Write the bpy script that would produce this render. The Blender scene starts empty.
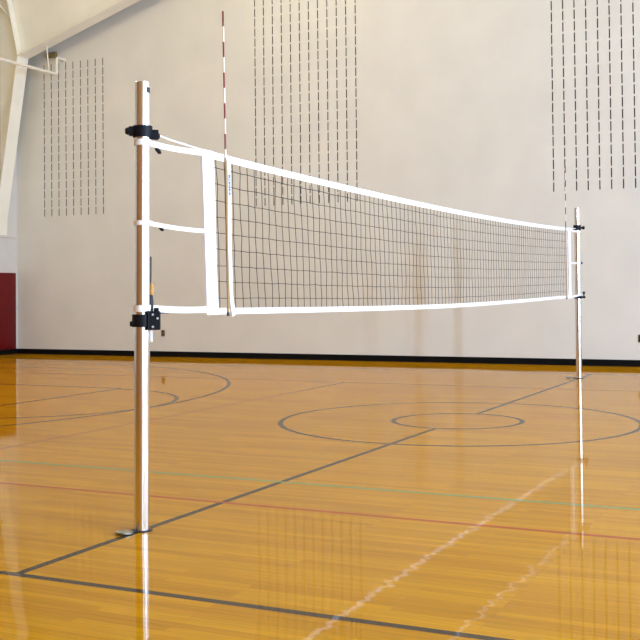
import bpy, bmesh, math, random
from mathutils import Vector, Matrix
random.seed(7)
scn = bpy.context.scene
COL = scn.collection
PI = math.pi

# ------------------------------------------------------------------ materials
def mat(name, color=(.8, .8, .8), rough=.5, metal=0., spec=.5, coat=0., coat_rough=.05):
    m = bpy.data.materials.new(name)
    m.use_nodes = True
    b = m.node_tree.nodes['Principled BSDF']
    b.inputs['Base Color'].default_value = (*color, 1)
    b.inputs['Roughness'].default_value = rough
    b.inputs['Metallic'].default_value = metal
    b.inputs['Specular IOR Level'].default_value = spec
    b.inputs['Coat Weight'].default_value = coat
    b.inputs['Coat Roughness'].default_value = coat_rough
    return m

def nodes(m):
    return m.node_tree.nodes, m.node_tree.links, m.node_tree.nodes['Principled BSDF']

def mapped(m, scale):
    n, l, b = nodes(m)
    tc = n.new('ShaderNodeTexCoord')
    mp = n.new('ShaderNodeMapping')
    mp.inputs['Scale'].default_value = scale
    l.new(tc.outputs['Object'], mp.inputs['Vector'])
    return mp.outputs['Vector']

def noise(m, scale, detail=2., rough=.5, sc=1.):
    n, l, b = nodes(m)
    t = n.new('ShaderNodeTexNoise')
    t.inputs['Scale'].default_value = sc
    t.inputs['Detail'].default_value = detail
    t.inputs['Roughness'].default_value = rough
    l.new(mapped(m, scale), t.inputs['Vector'])
    return t.outputs['Fac']

def speckle(m, color, amount, scale):
    """Slight mottling of a paint: the colour times 1 -/+ amount."""
    n, l, b = nodes(m)
    f = noise(m, scale, 4)
    r = n.new('ShaderNodeValToRGB')
    r.color_ramp.elements[0].position = .3
    r.color_ramp.elements[1].position = .7
    r.color_ramp.elements[0].color = (*[c * (1 - amount) for c in color], 1)
    r.color_ramp.elements[1].color = (*[min(1, c * (1 + amount)) for c in color], 1)
    l.new(f, r.inputs['Fac'])
    l.new(r.outputs['Color'], b.inputs['Base Color'])

def bump(m, height, dist, strength=1., socket='Normal'):
    n, l, b = nodes(m)
    bp = n.new('ShaderNodeBump')
    bp.inputs['Strength'].default_value = strength
    bp.inputs['Distance'].default_value = dist
    l.new(height, bp.inputs['Height'])
    l.new(bp.outputs['Normal'], b.inputs[socket])
    return bp

WALL = (.755, .738, .67)
M = {}
M['wall'] = mat('painted block wall', WALL, .75, spec=.25)
speckle(M['wall'], WALL, .035, (1.2, 1.2, 1.2))
def block_bump():
    m = M['wall']
    n, l, b = nodes(m)
    tc = n.new('ShaderNodeTexCoord')
    sx = n.new('ShaderNodeSeparateXYZ'); cx = n.new('ShaderNodeCombineXYZ')
    l.new(tc.outputs['Object'], sx.inputs[0])
    l.new(sx.outputs['X'], cx.inputs['X']); l.new(sx.outputs['Z'], cx.inputs['Y'])
    br = n.new('ShaderNodeTexBrick')
    br.inputs['Scale'].default_value = 1
    br.inputs['Brick Width'].default_value = .4064
    br.inputs['Row Height'].default_value = .2032
    br.inputs['Mortar Size'].default_value = .004
    br.inputs['Mortar Smooth'].default_value = 1.
    br.inputs['Color1'].default_value = (1, 1, 1, 1); br.inputs['Color2'].default_value = (1, 1, 1, 1)
    br.inputs['Mortar'].default_value = (0, 0, 0, 1)
    l.new(cx.outputs[0], br.inputs['Vector'])
    bump(m, br.outputs['Color'], .0012, .35)
block_bump()
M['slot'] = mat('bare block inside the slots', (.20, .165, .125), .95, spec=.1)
M['left_upper'] = mat('tan wall lining', (.48, .42, .29), .8, spec=.2)
speckle(M['left_upper'], (.48, .42, .29), .06, (2, 2, 2))
M['left_lower'] = mat('pale grey painted block', (.68, .66, .62), .7, spec=.3)
speckle(M['left_lower'], (.68, .66, .62), .03, (2, 2, 2))
M['cream'] = mat('cream steel paint', (.92, .89, .77), .45, spec=.4)
speckle(M['cream'], (.92, .89, .77), .04, (1.5, 1.5, 1.5))
M['roof'] = mat('roof lining', (.70, .68, .65), .85, spec=.1)
M['black_base'] = mat('black vinyl base', (.004, .004, .004), .6, spec=.1)
M['pad'] = mat('red vinyl', (.135, .002, .004), .42, spec=.3)
bump(M['pad'], noise(M['pad'], (6, 6, 6), 2), .004, .3)
M['white_tape'] = mat('white vinyl tape', (.90, .89, .87), .5, spec=.4)
M['web'] = mat('white webbing', (.88, .86, .82), .7, spec=.2)
M['cord'] = mat('dark net cord', (.035, .028, .022), .8, spec=.2)
M['pole'] = mat('brushed aluminium', (.80, .77, .72), .21, metal=1.)
M['black'] = mat('black cast metal', (.006, .006, .008), .5, spec=.15)
M['blackrubber'] = mat('black rubber', (.015, .015, .018), .6)
M['steel'] = mat('bare bolt steel', (.6, .6, .6), .3, metal=1.)
M['wood_grip'] = mat('amber grip', (.55, .28, .06), .5)
M['antenna_red'] = mat('red antenna paint', (.19, .006, .005), .4)
M['antenna_white'] = mat('white antenna paint', (.85, .74, .62), .4)
M['antenna_tan'] = mat('amber fibreglass', (.33, .19, .05), .45)
M['purple'] = mat('purple print', (.02, .012, .05), .6)
M['brass'] = mat('dull brass', (.34, .32, .25), .38, metal=.85)
M['dark_metal'] = mat('dark socket metal', (.06, .05, .045), .4, metal=.8)
M['outlet_tan'] = mat('brown outlet plastic', (.17, .12, .075), .5)
M['outlet_dark'] = mat('dark outlet plastic', (.03, .027, .025), .45)
M['olive'] = mat('olive box paint', (.24, .17, .06), .6)
M['pipe'] = mat('cream pipe paint', (.82, .77, .65), .4)
M['wood_seat'] = mat('brown bleacher wood', (.40, .18, .045), .5)
speckle(M['wood_seat'], (.40, .18, .045), .2, (.4, 5, 5))
M['wood_wall'] = mat('tan wood panelling', (.42, .23, .09), .6)
M['frame'] = mat('window frame', (.5, .5, .5), .5)

def emit(name, color, strength):
    m = bpy.data.materials.new(name); m.use_nodes = True
    n = m.node_tree.nodes; n.clear()
    e = n.new('ShaderNodeEmission'); o = n.new('ShaderNodeOutputMaterial')
    e.inputs['Color'].default_value = (*color, 1); e.inputs['Strength'].default_value = strength
    m.node_tree.links.new(e.outputs[0], o.inputs['Surface'])
    m.cycles.emission_sampling = 'FRONT'
    return m
DAY = (.57, .79, 1.12)
M['day_soft'] = emit('daylit frosted window', DAY, 12.)
M['day_hard'] = emit('sunny narrow window', DAY, 370.)

# ---- varnished maple floor
def floor_mat(name, paint=None):
    m = mat(name, (.5, .25, .05), .5, spec=0., coat=.66, coat_rough=.026)
    n, l, b = nodes(m)
    b.inputs['Coat IOR'].default_value = 1.25
    if paint is None:
        br = n.new('ShaderNodeTexBrick')
        br.offset = .37; br.offset_frequency = 3; br.squash = 1
        br.inputs['Scale'].default_value = 1
        br.inputs['Brick Width'].default_value = 1.15
        br.inputs['Row Height'].default_value = .057
        br.inputs['Mortar Size'].default_value = .0006
        br.inputs['Bias'].default_value = 0.
        br.inputs['Color1'].default_value = (.50, .212, .001, 1)
        br.inputs['Color2'].default_value = (.62, .288, .002, 1)
        br.inputs['Mortar'].default_value = (.25, .11, .02, 1)
        l.new(mapped(m, (1, 1, 1)), br.inputs['Vector'])
        g = noise(m, (1.6, 46, 1), 4, .6)
        mr = n.new('ShaderNodeMapRange')
        mr.inputs['From Min'].default_value = .25; mr.inputs['From Max'].default_value = .75
        mr.inputs['To Min'].default_value = .80; mr.inputs['To Max'].default_value = 1.16
        l.new(g, mr.inputs['Value'])
        mx = n.new('ShaderNodeMix'); mx.data_type = 'RGBA'; mx.blend_type = 'MULTIPLY'
        mx.inputs['Factor'].default_value = 1
        l.new(br.outputs['Color'], mx.inputs['A']); l.new(mr.outputs['Result'], mx.inputs['B'])
        l.new(mx.outputs['Result'], b.inputs['Base Color'])
    else:
        b.inputs['Base Color'].default_value = (*paint, 1)
    # boards cup a little, so the varnish mirrors wobble from strip to strip
    n1 = noise(m, (.55, 15, 1), 1., .5)
    a = n.new('ShaderNodeMath'); a.operation = 'SUBTRACT'; a.inputs[1].default_value = .5; l.new(n1, a.inputs[0])
    k = n.new('ShaderNodeMath'); k.operation = 'MULTIPLY'; k.inputs[1].default_value = FLOOR_TILT; l.new(a.outputs[0], k.inputs[0])
    cb = n.new('ShaderNodeCombineXYZ'); l.new(k.outputs[0], cb.inputs['Y'])
    ge = n.new('ShaderNodeNewGeometry'); ad = n.new('ShaderNodeVectorMath'); ad.operation = 'ADD'
    l.new(ge.outputs['Normal'], ad.inputs[0]); l.new(cb.outputs[0], ad.inputs[1])
    no = n.new('ShaderNodeVectorMath'); no.operation = 'NORMALIZE'; l.new(ad.outputs[0], no.inputs[0])
    l.new(no.outputs[0], b.inputs['Coat Normal'])
    return m
FLOOR_TILT = .022
M['floor'] = floor_mat('varnished maple strips')
M['line_black'] = floor_mat('black line paint', (.075, .052, .030))
M['line_red'] = floor_mat('red line paint', (.45, .09, .015))
M['line_brown'] = floor_mat('faded red line paint', (.38, .15, .03))
M['line_teal'] = floor_mat('teal line paint', (.22, .33, .12))

# ------------------------------------------------------------------ mesh helpers
def link(name, bm, mats, parent=None, smooth=False):
    me = bpy.data.meshes.new(name)
    loc = parent_loc(parent)
    if loc.length: bmesh.ops.translate(bm, verts=bm.verts, vec=-loc)
    bmesh.ops.recalc_face_normals(bm, faces=bm.faces)
    if smooth:
        for f in bm.faces: f.smooth = True
    bm.to_mesh(me); bm.free()
    for m in (mats if isinstance(mats, (list, tuple)) else [mats]): me.materials.append(m)
    if smooth:
        try: me.set_sharp_from_angle(angle=math.radians(40))
        except Exception: pass
    o = bpy.data.objects.new(name, me); COL.objects.link(o)
    if parent: o.parent = parent
    return o

def parent_loc(p):
    v = Vector((0, 0, 0))
    while p is not None:
        v += p.location; p = p.parent
    return v

def tag(o, label=None, cat=None, group=None, kind=None):
    if label: o['label'] = label
    if cat: o['category'] = cat
    if group: o['group'] = group
    if kind: o['kind'] = kind
    return o

def thing(name, loc, label, cat, group=None):
    o = bpy.data.objects.new(name, None); COL.objects.link(o)
    o.location = loc; o.empty_display_size = .1
    return tag(o, label, cat, group)

def box(bm, c, s, ax=None, bevel=0., mi=0):
    """A box about c of size s; ax is an optional (x axis, y axis) pair of directions."""
    if ax:
        x = Vector(ax[0]).normalized(); y = Vector(ax[1]); y = (y - x * y.dot(x)).normalized(); z = x.cross(y)
    else:
        x, y, z = Vector((1, 0, 0)), Vector((0, 1, 0)), Vector((0, 0, 1))
    c = Vector(c); vs = []
    for i in (-.5, .5):
        for j in (-.5, .5):
            for k in (-.5, .5):
                vs.append(bm.verts.new(c + x * s[0] * i + y * s[1] * j + z * s[2] * k))
    fs = [bm.faces.new([vs[a] for a in q]) for q in ((0, 1, 3, 2), (4, 6, 7, 5), (0, 4, 5, 1), (2, 3, 7, 6), (0, 2, 6, 4), (1, 5, 7, 3))]
    for f in fs: f.material_index = mi
    if bevel:
        es = list({e for f in fs for e in f.edges})
        bmesh.ops.bevel(bm, geom=es, offset=bevel, segments=2, profile=.5, affect='EDGES')

def tube(bm, pts, r, seg=12, cap=True, mi=0):
    pts = [Vector(p) for p in pts]; rings = []
    rs = r if isinstance(r, (list, tuple)) else [r] * len(pts)
    prev = None
    for i, p in enumerate(pts):
        d = (pts[min(i + 1, len(pts) - 1)] - pts[max(i - 1, 0)]).normalized()
        if prev is None:
            u = d.orthogonal().normalized()
        else:
            u = (prev - d * prev.dot(d)).normalized()
        prev = u; v = d.cross(u)
        rings.append([bm.verts.new(p + (u * math.cos(2 * PI * k / seg) + v * math.sin(2 * PI * k / seg)) * rs[i]) for k in range(seg)])
    for a, b in zip(rings, rings[1:]):
        for k in range(seg):
            f = bm.faces.new((a[k], a[(k + 1) % seg], b[(k + 1) % seg], b[k])); f.material_index = mi
    if cap:
        bm.faces.new(rings[0][::-1]).material_index = mi; bm.faces.new(rings[-1]).material_index = mi

def lathe(bm, prof, c=(0, 0, 0), seg=32, closed=False, mi=0):
    """Turn (radius, height) pairs about the vertical through c."""
    c = Vector(c); rings = []
    for r, h in prof:
        if r < 1e-6: rings.append([bm.verts.new(c + Vector((0, 0, h)))])
        else: rings.append([bm.verts.new(c + Vector((r * math.cos(2 * PI * k / seg), r * math.sin(2 * PI * k / seg), h))) for k in range(seg)])
    pairs = list(zip(rings, rings[1:])) + ([(rings[-1], rings[0])] if closed else [])
    for a, b in pairs:
        for k in range(seg):
            k2 = (k + 1) % seg
            q = [a[k % len(a)], a[k2 % len(a)], b[k2 % len(b)], b[k % len(b)]]
            u = []
            for v in q:
                if v not in u: u.append(v)
            if len(u) > 2: bm.faces.new(u).material_index = mi

def ribbon(bm, pts, width, thick, wdir):
    """A flat band with real thickness along pts; wdir is the direction of its width."""
    pts = [Vector(p) for p in pts]; rings = []
    for i, p in enumerate(pts):
        d = (pts[min(i + 1, len(pts) - 1)] - pts[max(i - 1, 0)]).normalized()
        wd = wdir[i] if isinstance(wdir, list) else wdir
        w = Vector(wd); w = (w - d * w.dot(d)).normalized(); t = d.cross(w)
        wi = width[i] if isinstance(width, list) else width
        rings.append([bm.verts.new(p + w * wi / 2 * a + t * thick / 2 * b) for a, b in ((-1, -1), (1, -1), (1, 1), (-1, 1))])
    for a, b in zip(rings, rings[1:]):
        for k in range(4): bm.faces.new((a[k], a[(k + 1) % 4], b[(k + 1) % 4], b[k]))
    bm.faces.new(rings[0][::-1]); bm.faces.new(rings[-1])

def prism(bm, poly, y0, y1, mi=0):
    """An outline in (x, z) given depth from y0 to y1."""
    a = [bm.verts.new((x, y0, z)) for x, z in poly]; b = [bm.verts.new((x, y1, z)) for x, z in poly]
    bm.faces.new(a).material_index = mi; bm.faces.new(b[::-1]).material_index = mi
    for i in range(len(poly)):
        j = (i + 1) % len(poly)
        bm.faces.new((a[i], b[i], b[j], a[j])).material_index = mi

def quad(bm, *vs, mi=0):
    f = bm.faces.new([bm.verts.new(v) for v in vs]); f.material_index = mi
    return f
NB = bmesh.new

# ------------------------------------------------------------------ the hall
XL, XR, YF, YB = -13.32, 13.3, -9.0, 14.056
EAVE, SL = 8.1, .2475                                   # roof height at the side walls, roof slope
roof_z = lambda x: EAVE + SL * (min(abs(x - XL), abs(XR - x)))

bm = NB()
box(bm, ((XL + XR) / 2, (YF + YB) / 2, -.05), (XR - XL + .6, YB - YF + .6, .1))
floor = tag(link('floor', bm, M['floor']), 'varnished golden maple gym floor of narrow strips', kind='structure')

LT = .0006
coat_no = [0]
def flat_strip(name, pts, w, m, label):
    """A painted line as a thin coat on the floor along pts."""
    bm = NB(); coat_no[0] += 1; lz = coat_no[0] * .00003
    ribbon(bm, [(x, y, lz + LT / 2 - .0003) for x, y in pts], LT, w, (0, 0, 1))
    return tag(link(name, bm, m, floor), label)
def line(a, b, w, m, label):
    n = 12
    return flat_strip('court_line', [(a[0] + (b[0] - a[0]) * i / n, a[1] + (b[1] - a[1]) * i / n) for i in range(n + 1)], w, m, label)
def arc(c, r, a0, a1, w, m, label):
    n = 160
    return flat_strip('court_line', [(c[0] + r * math.cos(a0 + (a1 - a0) * i / n), c[1] + r * math.sin(a0 + (a1 - a0) * i / n)) for i in range(n + 1)], w, m, label)
CY = 5.594                                              # middle of the hall's court
B = M['line_black']; LW = .05
line((-11.4, -1.043), (11.4, -1.043), LW, B, 'black sideline in front')
line((-11.4, 12.2), (11.4, 12.2), LW, B, 'black sideline by the long wall')
line((0, -1.043), (0, CY - .66), LW, B, 'black centre line, near half under the net')
line((0, CY + .66), (0, 12.2), LW, B, 'black centre line, far half')
arc((0, CY), 1.83, 0, 2 * PI, LW, B, 'large black centre circle')
arc((0, CY), .66, 0, 2 * PI, LW, B, 'small black centre circle')
FX, BX = -5.64, -9.83
arc((FX, CY), 1.83, -PI / 2, PI / 2, LW, B, 'black free throw half circle')
line((FX, CY - 1.9), (FX, CY + 1.9), LW, B, 'black free throw line')
line((FX, CY + 1.9), (-11.4, CY + 1.9), LW, B, 'black lane line, far side')
line((FX, CY - 1.9), (-11.4, CY - 1.9), LW, B, 'black lane line, near side')
arc((BX, CY + .1), 6.05, -PI / 2, PI / 2, LW, B, 'wide black three point arc')
line((-11.4, -1.043), (-11.4, 12.2), LW, B, 'black end line')
line((-9.0, .893), (9.0, .893), .042, M['line_red'], 'red sideline')
line((-9.0, 9.5), (9.0, 9.5), .04, M['line_brown'], 'faint red sideline on the far side')
line((-3.055, .893), (-3.055, 9.5), .042, M['line_brown'], 'brownish red attack line')
line((-11, 1.701), (11, 1.701), .042, M['line_teal'], 'teal sideline')

# ---- back wall with columns of open slots in the blocks
SP, SZ, SH, SW, SD = .2033, 3.087, .166, .021, .11
GROUPS = [(-12.523, 9, 17), (-7.085, 12, 22), (-1.013, 12, 22)]
TOPZ = SZ + 22 * SP
bm = NB()
def wq(x0, x1, z0, z1):
    if x1 - x0 > 1e-5 and z1 - z0 > 1e-5: quad(bm, (x0, YB, z0), (x1, YB, z0), (x1, YB, z1), (x0, YB, z1))
wq(XL - .1, XR + .1, -.05, SZ)
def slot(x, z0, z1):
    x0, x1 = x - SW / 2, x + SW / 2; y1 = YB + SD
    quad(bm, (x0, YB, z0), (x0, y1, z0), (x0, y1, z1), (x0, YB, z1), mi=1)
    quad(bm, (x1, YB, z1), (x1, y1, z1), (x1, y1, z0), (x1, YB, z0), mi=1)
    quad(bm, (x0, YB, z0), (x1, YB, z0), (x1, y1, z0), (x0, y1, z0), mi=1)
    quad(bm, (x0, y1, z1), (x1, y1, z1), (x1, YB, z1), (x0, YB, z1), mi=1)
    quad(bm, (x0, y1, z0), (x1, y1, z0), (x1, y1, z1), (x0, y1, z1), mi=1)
edges_x = [XL - .1]
for g, n, rows in GROUPS: edges_x += [g - SP / 2, g + (n - .5) * SP]
edges_x.append(XR + .1)
for i in range(0, len(edges_x), 2): wq(edges_x[i], edges_x[i + 1], SZ, TOPZ)
for g, n, rows in GROUPS:
    xs = [g + i * SP for i in range(n)]
    gl, gr = g - SP / 2, g + (n - .5) * SP
    for r in range(rows):
        z0 = SZ + r * SP; z1 = z0 + SH
        cuts = [gl] + [v for x in xs for v in (x - SW / 2, x + SW / 2)] + [gr]
        for i in range(0, len(cuts), 2): wq(cuts[i], cuts[i + 1], z0, z1)
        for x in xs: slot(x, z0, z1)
        wq(gl, gr, z1, z0 + SP)
    wq(gl, gr, SZ + rows * SP, TOPZ)
fb = [bm.verts.new((x, YB, z)) for x, z in ((XL - .1, TOPZ), (XR + .1, TOPZ), (XR + .1, EAVE + .1), (0, roof_z(0) + .1), (XL - .1, EAVE + .1))]
bm.faces.new(fb)
me = bpy.data.meshes.new('wall_back')
bmesh.ops.remove_doubles(bm, verts=bm.verts, dist=1e-6)
bm.to_mesh(me); bm.free(); me.materials.append(M['wall']); me.materials.append(M['slot'])
wb = bpy.data.objects.new('wall_back', me); COL.objects.link(wb)
tag(wb, 'beige painted block wall with three banks of vertical slots', kind='structure')

bm = NB()   # black cove base with a small toe
BL = [(.0, .0), (-.034, .0), (-.030, .006), (-.012, .016), (-.010, .108), (-.006, .116), (.0, .116)]
a = [bm.verts.new((XL, YB + y, z)) for y, z in BL]; b = [bm.verts.new((XR, YB + y, z)) for y, z in BL]
for i in range(len(BL) - 1): bm.faces.new((a[i], b[i], b[i + 1], a[i + 1]))
bm.faces.new(a); bm.faces.new(b[::-1])
tag(link('baseboard_back', bm, M['black_base']), 'black rubber base along the long wall', kind='structure')

LEDGE, LINE_UP = 2.63, 4.7
bm = NB(); box(bm, (XL - .1, (YF + YB) / 2, (LINE_UP - .05) / 2), (.2, YB - YF + .3, LINE_UP + .05))
wl = tag(link('wall_left', bm, M['left_lower']), 'pale grey lower end wall', kind='structure')
bm = NB(); box(bm, (XL - .11, (YF + YB) / 2, (LINE_UP + EAVE + .2) / 2), (.2, YB - YF + .3, EAVE + .2 - LINE_UP))
link('upper_lining', bm, M['left_upper'], wl)
bm = NB(); box(bm, (XL + .012, (YF + YB) / 2 - .04, LEDGE + .02), (.05, YB - YF - .1, .055), bevel=.006)
tag(link('trim_1', bm, M['left_lower']), 'pale ledge on the end wall', kind='structure')
bm = NB(); box(bm, (XL + .008, (YF + YB) / 2, .058), (.016, YB - YF - .05, .116))
tag(link('baseboard_left', bm, M['black_base']), 'black base along the end wall', kind='structure')
bm = NB(); box(bm, (XR + .1, (YF + YB) / 2, (EAVE - .05) / 2), (.2, YB - YF + .3, EAVE + .25))
tag(link('wall_right', bm, M['wall']), 'beige end wall with daylit windows', kind='structure')
bm = NB(); prism(bm, [(XL - .1, -.05), (XR + .1, -.05), (XR + .1, EAVE + .1), (0, roof_z(0) + .1), (XL - .1, EAVE + .1)], YF - .2, YF)
tag(link('wall_front', bm, M['wood_wall']), 'tan wood panelled long wall facing the net', kind='structure')
bm = NB()
prism(bm, [(XL - .3, EAVE - .07), (0, roof_z(0)), (XR + .3, EAVE - .07), (XR + .3, EAVE + .1), (0, roof_z(0) + .17), (XL - .3, EAVE + .1)], YF - .2, YB + .05)
tag(link('ceiling', bm, M['roof']), 'sloping roof lining', kind='structure')

# ---- steel portal frame close to the long wall
FY, FW2 = 13.525, .175
KX, KZ, RS = -12.675, 6.60, .308
kb = lambda x: KZ + RS * (x - KX)
bm = NB()
inner = lambda z: XL + max(0., (z - 3.0) / (KZ - 3.0)) * (KX - XL)
prism(bm, [(XL, 2.68), (XL + .02, 3.0), (KX, KZ), (KX - .33, 8.0), (XL, 8.02)], FY - .006, FY + .006)
col = tag(link('steel_column', bm, M['cream']), 'cream tapered steel column in the corner', kind='structure')
bm = NB()
ribbon(bm, [(XL + .012, FY, 2.67), (XL + .03, FY, 3.05), (KX, FY, KZ)], FW2 * 2, .022, (0, 1, 0))
link('flange', bm, M['cream'], col)
bm = NB()
ribbon(bm, [(KX, FY - FW2 / 2, KZ), (KX - .33, FY - FW2 / 2, 8.02)], FW2 - .012, .02, (0, 1, 0))
ribbon(bm, [(KX, FY + FW2 / 2, KZ), (KX - .33, FY + FW2 / 2, 8.02)], FW2 - .012, .02, (0, 1, 0))
link('stiffener', bm, M['cream'], col)
bm = NB()
tube(bm, [(-12.86, FY - .03, 7.36), (-13.29, FY - .16, 7.90)], .022, 8)
link('brace_rod', bm, M['cream'], col)
bm = NB()
prism(bm, [(KX, KZ), (0, kb(0)), (-KX, KZ), (-KX + .33, 8.1), (0, roof_z(0) - .08), (KX - .33, 8.1)], FY - .005, FY + .005)
raf = tag(link('steel_rafter', bm, M['cream']), 'deep cream steel rafter sloping up from the corner', kind='structure')
bm = NB()
ribbon(bm, [(KX - .005, FY, KZ), (0, FY, kb(0)), (-KX, FY, KZ)], FW2 * 2, .024, (0, 1, 0))
link('flange', bm, M['cream'], raf)
bm = NB()
for x in (-9.2, -6.0):
    for s in (-1, 1):
        box(bm, (x, FY + s * FW2 / 2, (kb(x) + roof_z(x)) / 2 - .04), (.012, FW2 - .014, roof_z(x) - kb(x) - .14))
link('stiffener', bm, M['cream'], raf)

# ---- pipe with riser to the wall
px, pz = -11.95, 6.2
t = thing('wall_pipe', (px, 13.8, pz), 'cream pipe running past the column and bending up to the wall', 'pipe')
bm = NB()
def bend(c, a0, a1, r, n=7):
    return [(c[0], c[1] + r * math.cos(a0 + (a1 - a0) * i / n), c[2] + r * math.sin(a0 + (a1 - a0) * i / n)) for i in range(n + 1)]
pr = .05
path = [(px, 8.0, pz), (px, 12.0, pz)] + bend((px, 13.8 - pr, pz + pr), -PI / 2, 0, pr) + bend((px, 13.8 + pr, 6.57 - pr), PI, PI / 2, pr) + [(px, YB, 6.57)]
tube(bm, path, .033, 12)
link('pipe', bm, M['pipe'], t, True)
bm = NB(); tube(bm, [(px - .07, FY + .02, 6.81), (px, FY + .02, pz - .02)], .014, 8); tube(bm, [(px, FY - .0, pz), (px, FY + .04, pz)], .036, 12)
link('hanger', bm, M['pipe'], t)
bm = NB(); tube(bm, [(px, YB - .03, 6.57), (px, YB - .0005, 6.57)], .05, 16); link('wall_collar', bm, M['pipe'], t)
t = thing('junction_box', (-12.27, YB, 6.65), 'small olive box on the wall behind the pipe riser', 'box')
bm = NB(); box(bm, (-12.27, YB - .04, 6.70), (.26, .08, .12), bevel=.008); link('body', bm, M['olive'], t)
bm = NB(); box(bm, (-12.27, YB - .084, 6.70), (.22, .008, .09), bevel=.003); link('cover', bm, M['olive'], t)

# ---- red pad on the end wall
t = thing('wall_pad', (XL, 13.35, .13), 'dark red vinyl wall pad beside the corner', 'wall pad')
for i, y in enumerate((13.645, 13.03)):
    bm = NB(); box(bm, (XL + .032, y, .975), (.05, .61, 1.72), bevel=.014)
    link('panel', bm, M['pad'], t, True)
bm = NB(); box(bm, (XL + .004, 13.34, .975), (.008, 1.2, 1.66)); link('backing', bm, M['black_base'], t)

# ---- outlets
def outlet(x, z, m, label):
    t = thing('wall_outlet', (x, YB, z - .06), label, 'outlet', 'outlets on the long wall')
    bm = NB(); box(bm, (x, YB - .008, z), (.085, .016, .13), bevel=.005); link('cover_plate', bm, m, t)
    for s in (-1, 1):
        bm = NB(); box(bm, (x, YB - .018, z + s * .03), (.04, .006, .035), bevel=.002); link('socket', bm, M['outlet_dark'], t)
outlet(-9.36, .50, M['outlet_tan'], 'brown wall outlet low on the wall behind the near pole')
outlet(.458, .486, M['outlet_dark'], 'dark wall outlet low on the wall right of the far pole')

# ------------------------------------------------------------------ net
NY0, NY1 = .69, 10.82
L_POLE = 11.303
ztop = lambda y: 2.190 + .059 * ((y - 6.0) / 5.0) ** 2 if y < 6 else 2.190 + .060 * ((y - 6.0) / 4.8) ** 2
zbot = lambda y: 1.172 + .044 * min(1, abs((y - 5.4) / 4.8)) ** 1.6
TT, BT = .047, .040
net = thing('volleyball_net', (0, 5.7, 1.17), 'long black mesh volleyball net with white tapes between the poles', 'net')
def lean(y, z):   # both end bands tip a little towards the far pole at the foot
    return y + (.05 if y < 2 else 0.) * (2.25 - z)
def tape(zf, h, sgn):
    bm = NB(); n = 60
    rows = []
    for i in range(n + 1):
        y = NY0 + (NY1 - NY0) * i / n
        z = zf(y)
        y2 = y + (.05 if sgn > 0 else 0) * (1 - i / n)
        zc = z - h / 2 if sgn < 0 else z + h / 2
        prof = [(-.006, -.5), (-.007, 0), (-.006, .5), (.006, .5), (.007, 0), (.006, -.5)]
        wob = .0012 * math.sin(i * 2.1) + .001 * math.sin(i * .9)
        rows.append([bm.verts.new((x + wob, y2, zc + q * h)) for x, q in prof])
    for a, b in zip(rows, rows[1:]):
        for k in range(6): bm.faces.new((a[k], a[(k + 1) % 6], b[(k + 1) % 6], b[k]))
    bm.faces.new(rows[0]); bm.faces.new(rows[-1][::-1])
    return bm
tag(link('top_tape', tape(ztop, TT, -1), M['white_tape'], net, True), 'wide white tape along the top of the net')
tag(link('bottom_tape', tape(zbot, BT, 1), M['white_tape'], net, True), 'narrow white tape along the foot of the net')
def band(y0, y1, shift, label):
    bm = NB(); n = 14; rows = []
    zt, zb = ztop((y0 + y1) / 2) + .002, zbot((y0 + y1) / 2) - .002
    for i in range(n + 1):
        f = i / n; z = zt + (zb - zt) * f; s = shift * f
        wv = .004 * math.sin(f * 7)
        rows.append([bm.verts.new(v) for v in ((-.009, y0 + s, z), (.009, y0 + s, z), (.010 + wv * .5, (y0 + y1) / 2 + s, z), (.009, y1 + s + wv, z), (-.009, y1 + s + wv, z))])
    for a, b in zip(rows, rows[1:]):
        for k in range(5): bm.faces.new((a[k], a[(k + 1) % 5], b[(k + 1) % 5], b[k]))
    bm.faces.new(rows[0]); bm.faces.new(rows[-1][::-1])
    tag(link('side_band', bm, M['white_tape'], net, True), label)
band(.665, .80, .048, 'white band on the near end of the net')
band(10.68, 10.84, 0., 'white band on the far end of the net')
# the mesh: square knotted cords
bm = NB()
ys = []; y = .84
while y < 10.7: ys.append(y); y += .1003
ny, nz = len(ys), 9
CR = .0025
def knot(j, k):
    y = ys[j]; zt, zb = ztop(y) - TT, zbot(y) + BT
    if k == 0: z = zt
    elif k == nz + 1: z = zb
    else: z = zt - .052 - (zt - zb - .052 - .065) * (k - 1) / (nz - 1)
    rnd = random.Random(j * 131 + k)
    dy = rnd.uniform(-1, 1) * (.007 if 0 < k < nz + 1 else .002) + .006 * math.sin(j * .37 + k * .5)
    dz = rnd.uniform(-1, 1) * .003 if 0 < k < nz + 1 else 0
    return Vector((.0025 * math.sin(j * .8 + k), y + dy + (.05 * (zt - z) if y < 3 else .05 * max(0, (1 - (y - 3) / 3)) * (zt - z)), z + dz))
K = [[knot(j, k) for k in range(nz + 2)] for j in range(ny)]
for j in range(ny): tube(bm, K[j], CR, 4, False)
for k in range(1, nz + 1):
    zf = lambda j: K[j][k]
    s0 = K[0][k] + Vector((0, -.06, .002)); s1 = K[-1][k] + Vector((0, .06, 0))
    tube(bm, [s0] + [K[j][k] for j in range(ny)] + [s1], CR * 1.1, 4, False)
tag(link('netting', bm, M['cord'], net), 'thin dark square mesh')

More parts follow.
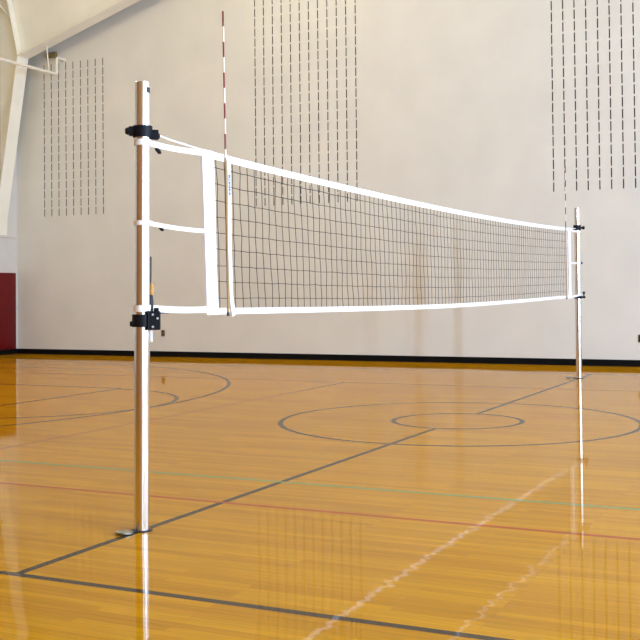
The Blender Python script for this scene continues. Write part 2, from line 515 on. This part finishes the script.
# straps, cords and hooks at both ends
PR = .0445
LEAN = .0155
VR = Vector((.816, .578, 0)); VC = Vector((.578, -.816, 0))      # sideways and towards the viewer's side of a pole
def strap(p0, p1, w, label, pole_y, zloop):
    bm = NB()
    if pole_y < 1: pole_y += LEAN * zloop; p0 = (p0[0], p0[1] + LEAN * zloop, p0[2])
    n = 8
    pts = [Vector(p0).lerp(Vector(p1), i / n) + Vector((0, 0, -.006 * math.sin(PI * i / n))) for i in range(n + 1)]
    ribbon(bm, pts, w, .004, (0, 0, 1))
    a = [(PR + .003) * Vector((math.cos(q), math.sin(q), 0)) + Vector((0, pole_y, zloop)) for q in [2 * PI * i / 28 for i in range(29)]]
    ribbon(bm, a, w, .004, (0, 0, 1))
    return tag(link('strap', bm, M['web'], net, True), label)
strap((0.02, .042, 2.222), (0, .68, 2.235), .034, 'white strap at the top, near end', 0, 2.222)
strap((0.02, .042, 1.757), (0, .70, 1.742), .026, 'white strap at mid height, near end', 0, 1.757)
strap((0.02, .042, 1.266), (0, .73, 1.246), .038, 'white strap at the foot, near end', 0, 1.266)
strap((0.02, L_POLE - .042, 2.215), (0, 10.83, 2.225), .03, 'white strap at the top, far end', L_POLE, 2.215)
strap((0.02, L_POLE - .042, 1.742), (0, 10.83, 1.738), .024, 'white strap at mid height, far end', L_POLE, 1.742)
strap((0.02, L_POLE - .042, 1.255), (0, 10.83, 1.24), .03, 'white strap at the foot, far end', L_POLE, 1.255)
bm = NB(); tube(bm, [(.055, .10, 2.272), (.02, .3, 2.267), (0, .67, 2.254)], .006, 8); link('cord', bm, M['web'], net)
bm = NB(); tube(bm, [(.0, 10.83, 2.245), (-.01, L_POLE - .055, 2.262)], .006, 8); link('cord', bm, M['web'], net)
def hook(y, z, dx=.0, s=1.):
    bm = NB()
    ax = ((0, .8, -.45), (0, .45, .8))
    box(bm, (dx, y, z), (.045 * s, .022 * s, .016), ax, .004)
    tube(bm, [(dx, y - .03 * s, z + .018 * s), (dx, y - .012 * s, z + .007 * s)], .006 * s, 8)
    tube(bm, [(dx, y + .012 * s, z - .008 * s), (dx, y + .03 * s, z - .012 * s)], .005 * s, 8)
    tag(link('hook', bm, M['black'], net), 'black hook')
hook(.175, 2.192, .01); hook(.205, 1.734, .008, .8)
bm = NB(); box(bm, (.006, .235, 1.244), (.012, .10, .024), None, .004); tag(link('buckle', bm, M['purple'], net), 'dark purple buckle')

# ------------------------------------------------------------------ poles
def ring(bm, z0, z1, r, cy, seg=32):
    lathe(bm, [(PR + .0005, z0), (r, z0), (r, z1), (PR + .0005, z1)], (0, cy, 0), seg, True)

def make_pole(cy, h, label):
    t = thing('net_pole', (0, cy, 0), label, 'net pole', 'net poles')
    t.rotation_euler.x = -LEAN if cy < 1 else 0
    bm = NB()
    lathe(bm, [(PR, .0), (PR, h - .003), (PR - .003, h), (PR - .006, h), (PR - .006, h - .06), (0, h - .06)], (0, cy, 0), 48)
    link('post', bm, M['pole'], t, True)
    return t

pole = make_pole(0, 2.574, 'tall aluminium net pole closest to the camera, with black winch')
bm = NB()   # small black sticker near the top
q0 = math.radians(-9)
pts = [Vector((math.cos(q0 + a) * (PR + .0012), math.sin(q0 + a) * (PR + .0012), 2.523)) for a in (-.28, -.14, 0, .14, .28)]
ribbon(bm, pts, .03, .001, (0, 0, 1)); link('sticker', bm, M['blackrubber'], pole)
# top collar with knob and pulley
bm = NB(); ring(bm, 2.252, 2.318, .056, 0)
cl = link('collar', bm, M['black'], pole, True)
bm = NB()
c = VR * -.062 + Vector((0, 0, 2.288))
box(bm, c, (.035, .036, .054), (VR, VC), .005)
tube(bm, [c + VR * -.012, c + VR * -.028, c + VR * -.038], [.021, .021, .014], 12)
link('knob', bm, M['black'], cl)
bm = NB()
c = VR * .066 + Vector((0, 0, 2.270))
box(bm, c + VC * .012, (.05, .008, .055), (VR, VC), .003); box(bm, c - VC * .012, (.05, .008, .055), (VR, VC), .003)
tube(bm, [c + VR * .012 - VC * .012 + Vector((0, 0, -.008)), c + VR * .012 + VC * .012 + Vector((0, 0, -.008))], .022, 16)
link('pulley', bm, M['black'], cl)
# winch low on the pole
bm = NB(); ring(bm, 1.160, 1.232, .058, 0)
box(bm, VR * -.060 + Vector((0, 0, 1.178)), (.02, .03, .03), (VR, VC), .004)
wc = link('winch_clamp', bm, M['black'], pole, True)
bm = NB()
c = VR * .068 + VC * .012 + Vector((0, 0, 1.197))
box(bm, c, (.072, .07, .108), (VR, VC), .006)
box(bm, c + VC * .038 + VR * -.034, (.008, .02, .115), (VR, VC), .003)
box(bm, c + VR * .012 + Vector((0, 0, .062)), (.03, .05, .022), (VR, VC), .006)
tube(bm, [c - VC * .05 + Vector((0, 0, .01)), c - VC * .03 + Vector((0, 0, .01))], .03, 16)
wn = tag(link('winch', bm, M['black'], pole), 'black winch box')
for dx, dz in ((-.008, .034), (.019, .012), (-.008, -.036)):
    bm = NB(); tube(bm, [c + VR * dx + VC * .034 + Vector((0, 0, dz)), c + VR * dx + VC * .040 + Vector((0, 0, dz))], .0065, 10)
    link('bolt', bm, M['steel'], wn)
# crank standing up behind the pole's edge
cb = VR * .052 - VC * .02
bm = NB(); tube(bm, [cb + Vector((0, 0, 1.245)), cb + Vector((0, 0, 1.30)), cb + Vector((0, 0, 1.338)), cb - VR * .004 + Vector((0, 0, 1.35))], [.011, .014, .010, .006], 10)
tube(bm, [cb - VR * .004 + Vector((0, 0, 1.33)), cb - VR * .003 + Vector((0, 0, 1.565))], .0045, 8)
ck = link('crank', bm, M['blackrubber'], pole)
bm = NB(); tube(bm, [cb + Vector((0, 0, 1.345)), cb + Vector((0, 0, 1.36)), cb + VR * .002 + Vector((0, 0, 1.39)), cb + Vector((0, 0, 1.412))], [.010, .014, .013, .007], 10)
tag(link('grip', bm, M['wood_grip'], ck), 'amber grip')
bm = NB(); s = VR * .053 + VC * .01
ribbon(bm, [s + Vector((0, 0, 1.16)), s + Vector((0, 0, 1.12)), s + VR * .002 + Vector((0, 0, 1.075))], .014, .003, tuple(VR))
tag(link('strap_tail', bm, M['web'], pole), 'loose white strap end')

far = make_pole(L_POLE, 2.574, 'aluminium net pole at the far end of the net, with two small collars')
for z0, z1, knob in ((2.235, 2.315, True), (1.205, 1.245, False)):
    bm = NB(); ring(bm, z0, z1, .057, L_POLE)
    cl = link('collar', bm, M['black'], far, True)
    bm = NB()
    c = VR * .064 + Vector((0, L_POLE, (z0 + z1) / 2))
    box(bm, c, (.03, .03, .03), (VR, VC), .004)
    tube(bm, [c, c + VR * .035], .010, 10); tube(bm, [c + VR * .025, c + VR * .048], .026 if knob else .018, 12)
    if not knob: tube(bm, [c + VR * .03, c + VR * .03 + Vector((0, 0, .065))], .009, 8); tube(bm, [c + VR * .03 + Vector((0, 0, .05)), c + VR * .03 + Vector((0, 0, .085))], .017, 10)
    link('knob', bm, M['black'], cl)
bm = NB(); c = VR * .062 + Vector((0, L_POLE, 1.742)); box(bm, c, (.03, .02, .035), (VR, VC), .005); link('hook', bm, M['black'], far)

def socket(cy, lid_xy, label, tilt, r=.052):
    t = thing('floor_socket_cover', (0, cy, 0), label, 'floor cover', 'floor covers at the pole feet')
    bm = NB(); lathe(bm, [(PR + .002, .0005), (.063, .0005), (.063, .005), (.060, .0075), (PR + .002, .0075)], (0, cy, 0), 32, True)
    link('ring', bm, M['dark_metal'], t, True)
    bm = NB(); lathe(bm, [(0, .0), (r, .0), (r, .008), (r - .006, .011), (0, .0115)], (0, 0, 0), 32)
    bmesh.ops.rotate(bm, verts=bm.verts, cent=(0, 0, 0), matrix=Matrix.Rotation(tilt, 3, Vector((lid_xy[1], -lid_xy[0], 0)).normalized()))
    mz = min(v.co.z for v in bm.verts)
    bmesh.ops.translate(bm, verts=bm.verts, vec=(lid_xy[0], cy + lid_xy[1], .001 - mz))
    ld = tag(link('lid', bm, M['brass'], t, True), 'round dull brass lid lying open')
    d = Vector((*lid_xy, 0)).normalized()
    bm = NB(); box(bm, d * .072 + Vector((0, cy, .007)), (.02, .03, .012), (d, d.cross(Vector((0, 0, 1)))), .002); link('hinge', bm, M['dark_metal'], t)
socket(0, (-.04, -.112), 'round brass floor lid lying open at the foot of the near pole', math.radians(5))
socket(L_POLE, (-.135, .01), 'small open floor lid at the foot of the far pole', math.radians(5), .066)

# ------------------------------------------------------------------ antennas
def antenna(y_top, y_tape, y_bot, z_top, label, mark):
    zt = ztop(y_tape); z0 = zbot(y_bot) + .0
    t = thing('net_antenna', (.014, y_tape, z0), label, 'antenna', 'antennas on the net')
    def at(z):
        if z > zt: y = y_tape + (y_top - y_tape) * (z - zt) / (z_top - zt)
        else: y = y_tape + (y_bot - y_tape) * (zt - z) / (zt - z0)
        return Vector((.016, y, z))
    bm = NB(); z = z_top; i = 0
    while z > zt - .02:
        z1 = max(z - .1, zt - .02)
        tube(bm, [at(z), at(z1)], .0062, 10, True, 0 if i % 2 == 0 else 1); z = z1; i += 1
    tube(bm, [at(zt - .02), at((zt + z0) / 2), at(z0 + .01)], .0062, 10, True, 2)
    link('rod', bm, [M['antenna_red'], M['antenna_white'], M['antenna_tan']], t, False)
    bm = NB(); n = 14; pts = []; ws = []
    for k in range(n + 1):
        f = k / n; z = zt - .03 + (z0 - .01 - zt + .03) * f
        p = at(z) + Vector((.006, .027 + .004 * math.sin(f * 9) + (max(0, f - .88) / .12) ** 1.3 * .035, 0))
        pts.append(p); ws.append(.038 + max(0, f - .9) * .12)
    ribbon(bm, pts, ws, .006, (0, 1, 0))
    sl = tag(link('sleeve', bm, M['white_tape'], t, True), 'white antenna sleeve strap down the net')
    if mark:   # a small upright line of purple print on the sleeve
        bm = NB()
        for k in range(6):
            z = 2.112 - k * .0225
            p = at(z) + Vector((.0095, .029, 0))
            box(bm, p + Vector((0, -.007, 0)), (.001, .009, .020)); box(bm, p + Vector((0, .008, 0)), (.001, .008, .020))
            if k % 2 == 0: box(bm, p + Vector((0, 0, .006)), (.001, .013, .006))
            if k % 3 != 1: box(bm, p + Vector((0, 0, -.006)), (.001, .013, .006))
        link('print', bm, M['purple'], sl)
    bm = NB(); tube(bm, [at(z0 + .012), at(z0 - .012)], .009, 10); link('end_cap', bm, M['blackrubber'], t)
antenna(.919, .938, .957, 3.186, 'red and white striped antenna near the closest pole', True)
antenna(10.52, 10.495, 10.50, 3.13, 'thin red and white antenna at the far end of the net', False)

# ------------------------------------------------------------------ windows and light
def window(i, c, size, axis, m, label):
    """A lit pane in a frame on the right or front wall; size is (width, height)."""
    w, h = size
    bm = NB(); a = (0, 1, 0) if axis == 'x' else (1, 0, 0); nrm = Vector((-1, 0, 0)) if axis == 'x' else Vector((0, 1, 0))
    A = Vector(a); c = Vector(c)
    for s in (-1, 1):
        box(bm, c + A * s * (w / 2 + .04) + nrm * .03, (.08, .06, h + .16), (A, nrm)); box(bm, c + Vector((0, 0, s * (h / 2 + .04))) + nrm * .03, (w, .06, .08), (A, nrm))
    o = tag(link('window_%d' % i, bm, M['frame']), label, kind='structure')
    bm = NB(); box(bm, c + nrm * .02, (w, .02, h), (A, nrm), mi=1)
    bm.faces.ensure_lookup_table()
    max(bm.faces, key=lambda f: f.calc_center_median().dot(nrm)).material_index = 0
    link('pane', bm, [m, M['frame']], o)
window(1, (XR, -1.6, 3.0), (.32, 4.4), 'x', M['day_hard'], 'tall narrow window on the right wall')
window(2, (XR, 1.25, 3.0), (.2, 4.4), 'x', M['day_hard'], 'narrower window on the right wall')
window(3, (XR, 8.2, 3.0), (6.0, 3.6), 'x', M['day_soft'], 'wide frosted window on the right wall')
window(4, (11.15, YF, 3.6), (3.9, 5.8), 'y', M['day_soft'], 'wide lit pane added behind the camera')  # unseen; added and positioned to put the white reflection on the poles

bm = NB()   # folded wooden bleachers along the front wall
for k in range(10): box(bm, (-2.1, YF + .45 - .03 * (k % 2), .28 + k * .36), (20.6, .86, .33))
tag(link('bleacher_stand', bm, M['wood_seat']), 'folded brown wooden bleachers', kind='structure')

def lamp(x, y, e):   # round hanging gym lamps under the roof
    l = bpy.data.lights.new('ceiling_lamp', 'POINT'); l.shadow_soft_size = .3; l.energy = e; l.color = (1, .87, .55)
    o = bpy.data.objects.new('ceiling_lamp', l); COL.objects.link(o); o.location = (x, y, roof_z(x) - .75)
for x, y, e in ((-5.5, 10.9, 115), (3, 10.9, 60), (-8, 6, 370), (0, 3, 40)): lamp(x, y, e)

w = bpy.data.worlds.new('world'); scn.world = w; w.use_nodes = True
w.node_tree.nodes['Background'].inputs['Color'].default_value = (.6, .7, 1, 1)
w.node_tree.nodes['Background'].inputs['Strength'].default_value = 0.

# ------------------------------------------------------------------ camera
f_px, cy_px = 1083.645, 269.348
yaw, pit, rol = .451126, .020044, -.009703
fw = Vector((math.sin(-yaw) * math.cos(pit), math.cos(yaw) * math.cos(pit), math.sin(pit)))
rt = Vector((math.cos(yaw), math.sin(yaw), 0)); up = rt.cross(fw)
rt, up = rt * math.cos(rol) + up * math.sin(rol), up * math.cos(rol) - rt * math.sin(rol)
cam = bpy.data.cameras.new('camera'); co = bpy.data.objects.new('camera', cam); COL.objects.link(co)
mw = Matrix((rt, up, -fw)).transposed().to_4x4(); mw.translation = Vector((3.63644, -5.139, 1.35581))
co.matrix_world = mw
cam.sensor_width = 36; cam.lens = f_px / 640 * 36; cam.shift_y = -(320 - cy_px) / 640
cam.clip_end = 200
scn.camera = co

vs = scn.view_settings
vs.view_transform = 'Standard'; vs.look = 'None'; vs.gamma = 1; vs.use_curve_mapping = False
vs.exposure = 0.09
scn.cycles.max_bounces = 8; scn.cycles.diffuse_bounces = 5; scn.cycles.glossy_bounces = 4
scn.cycles.caustics_reflective = False; scn.cycles.caustics_refractive = False
scn.cycles.use_denoising = True
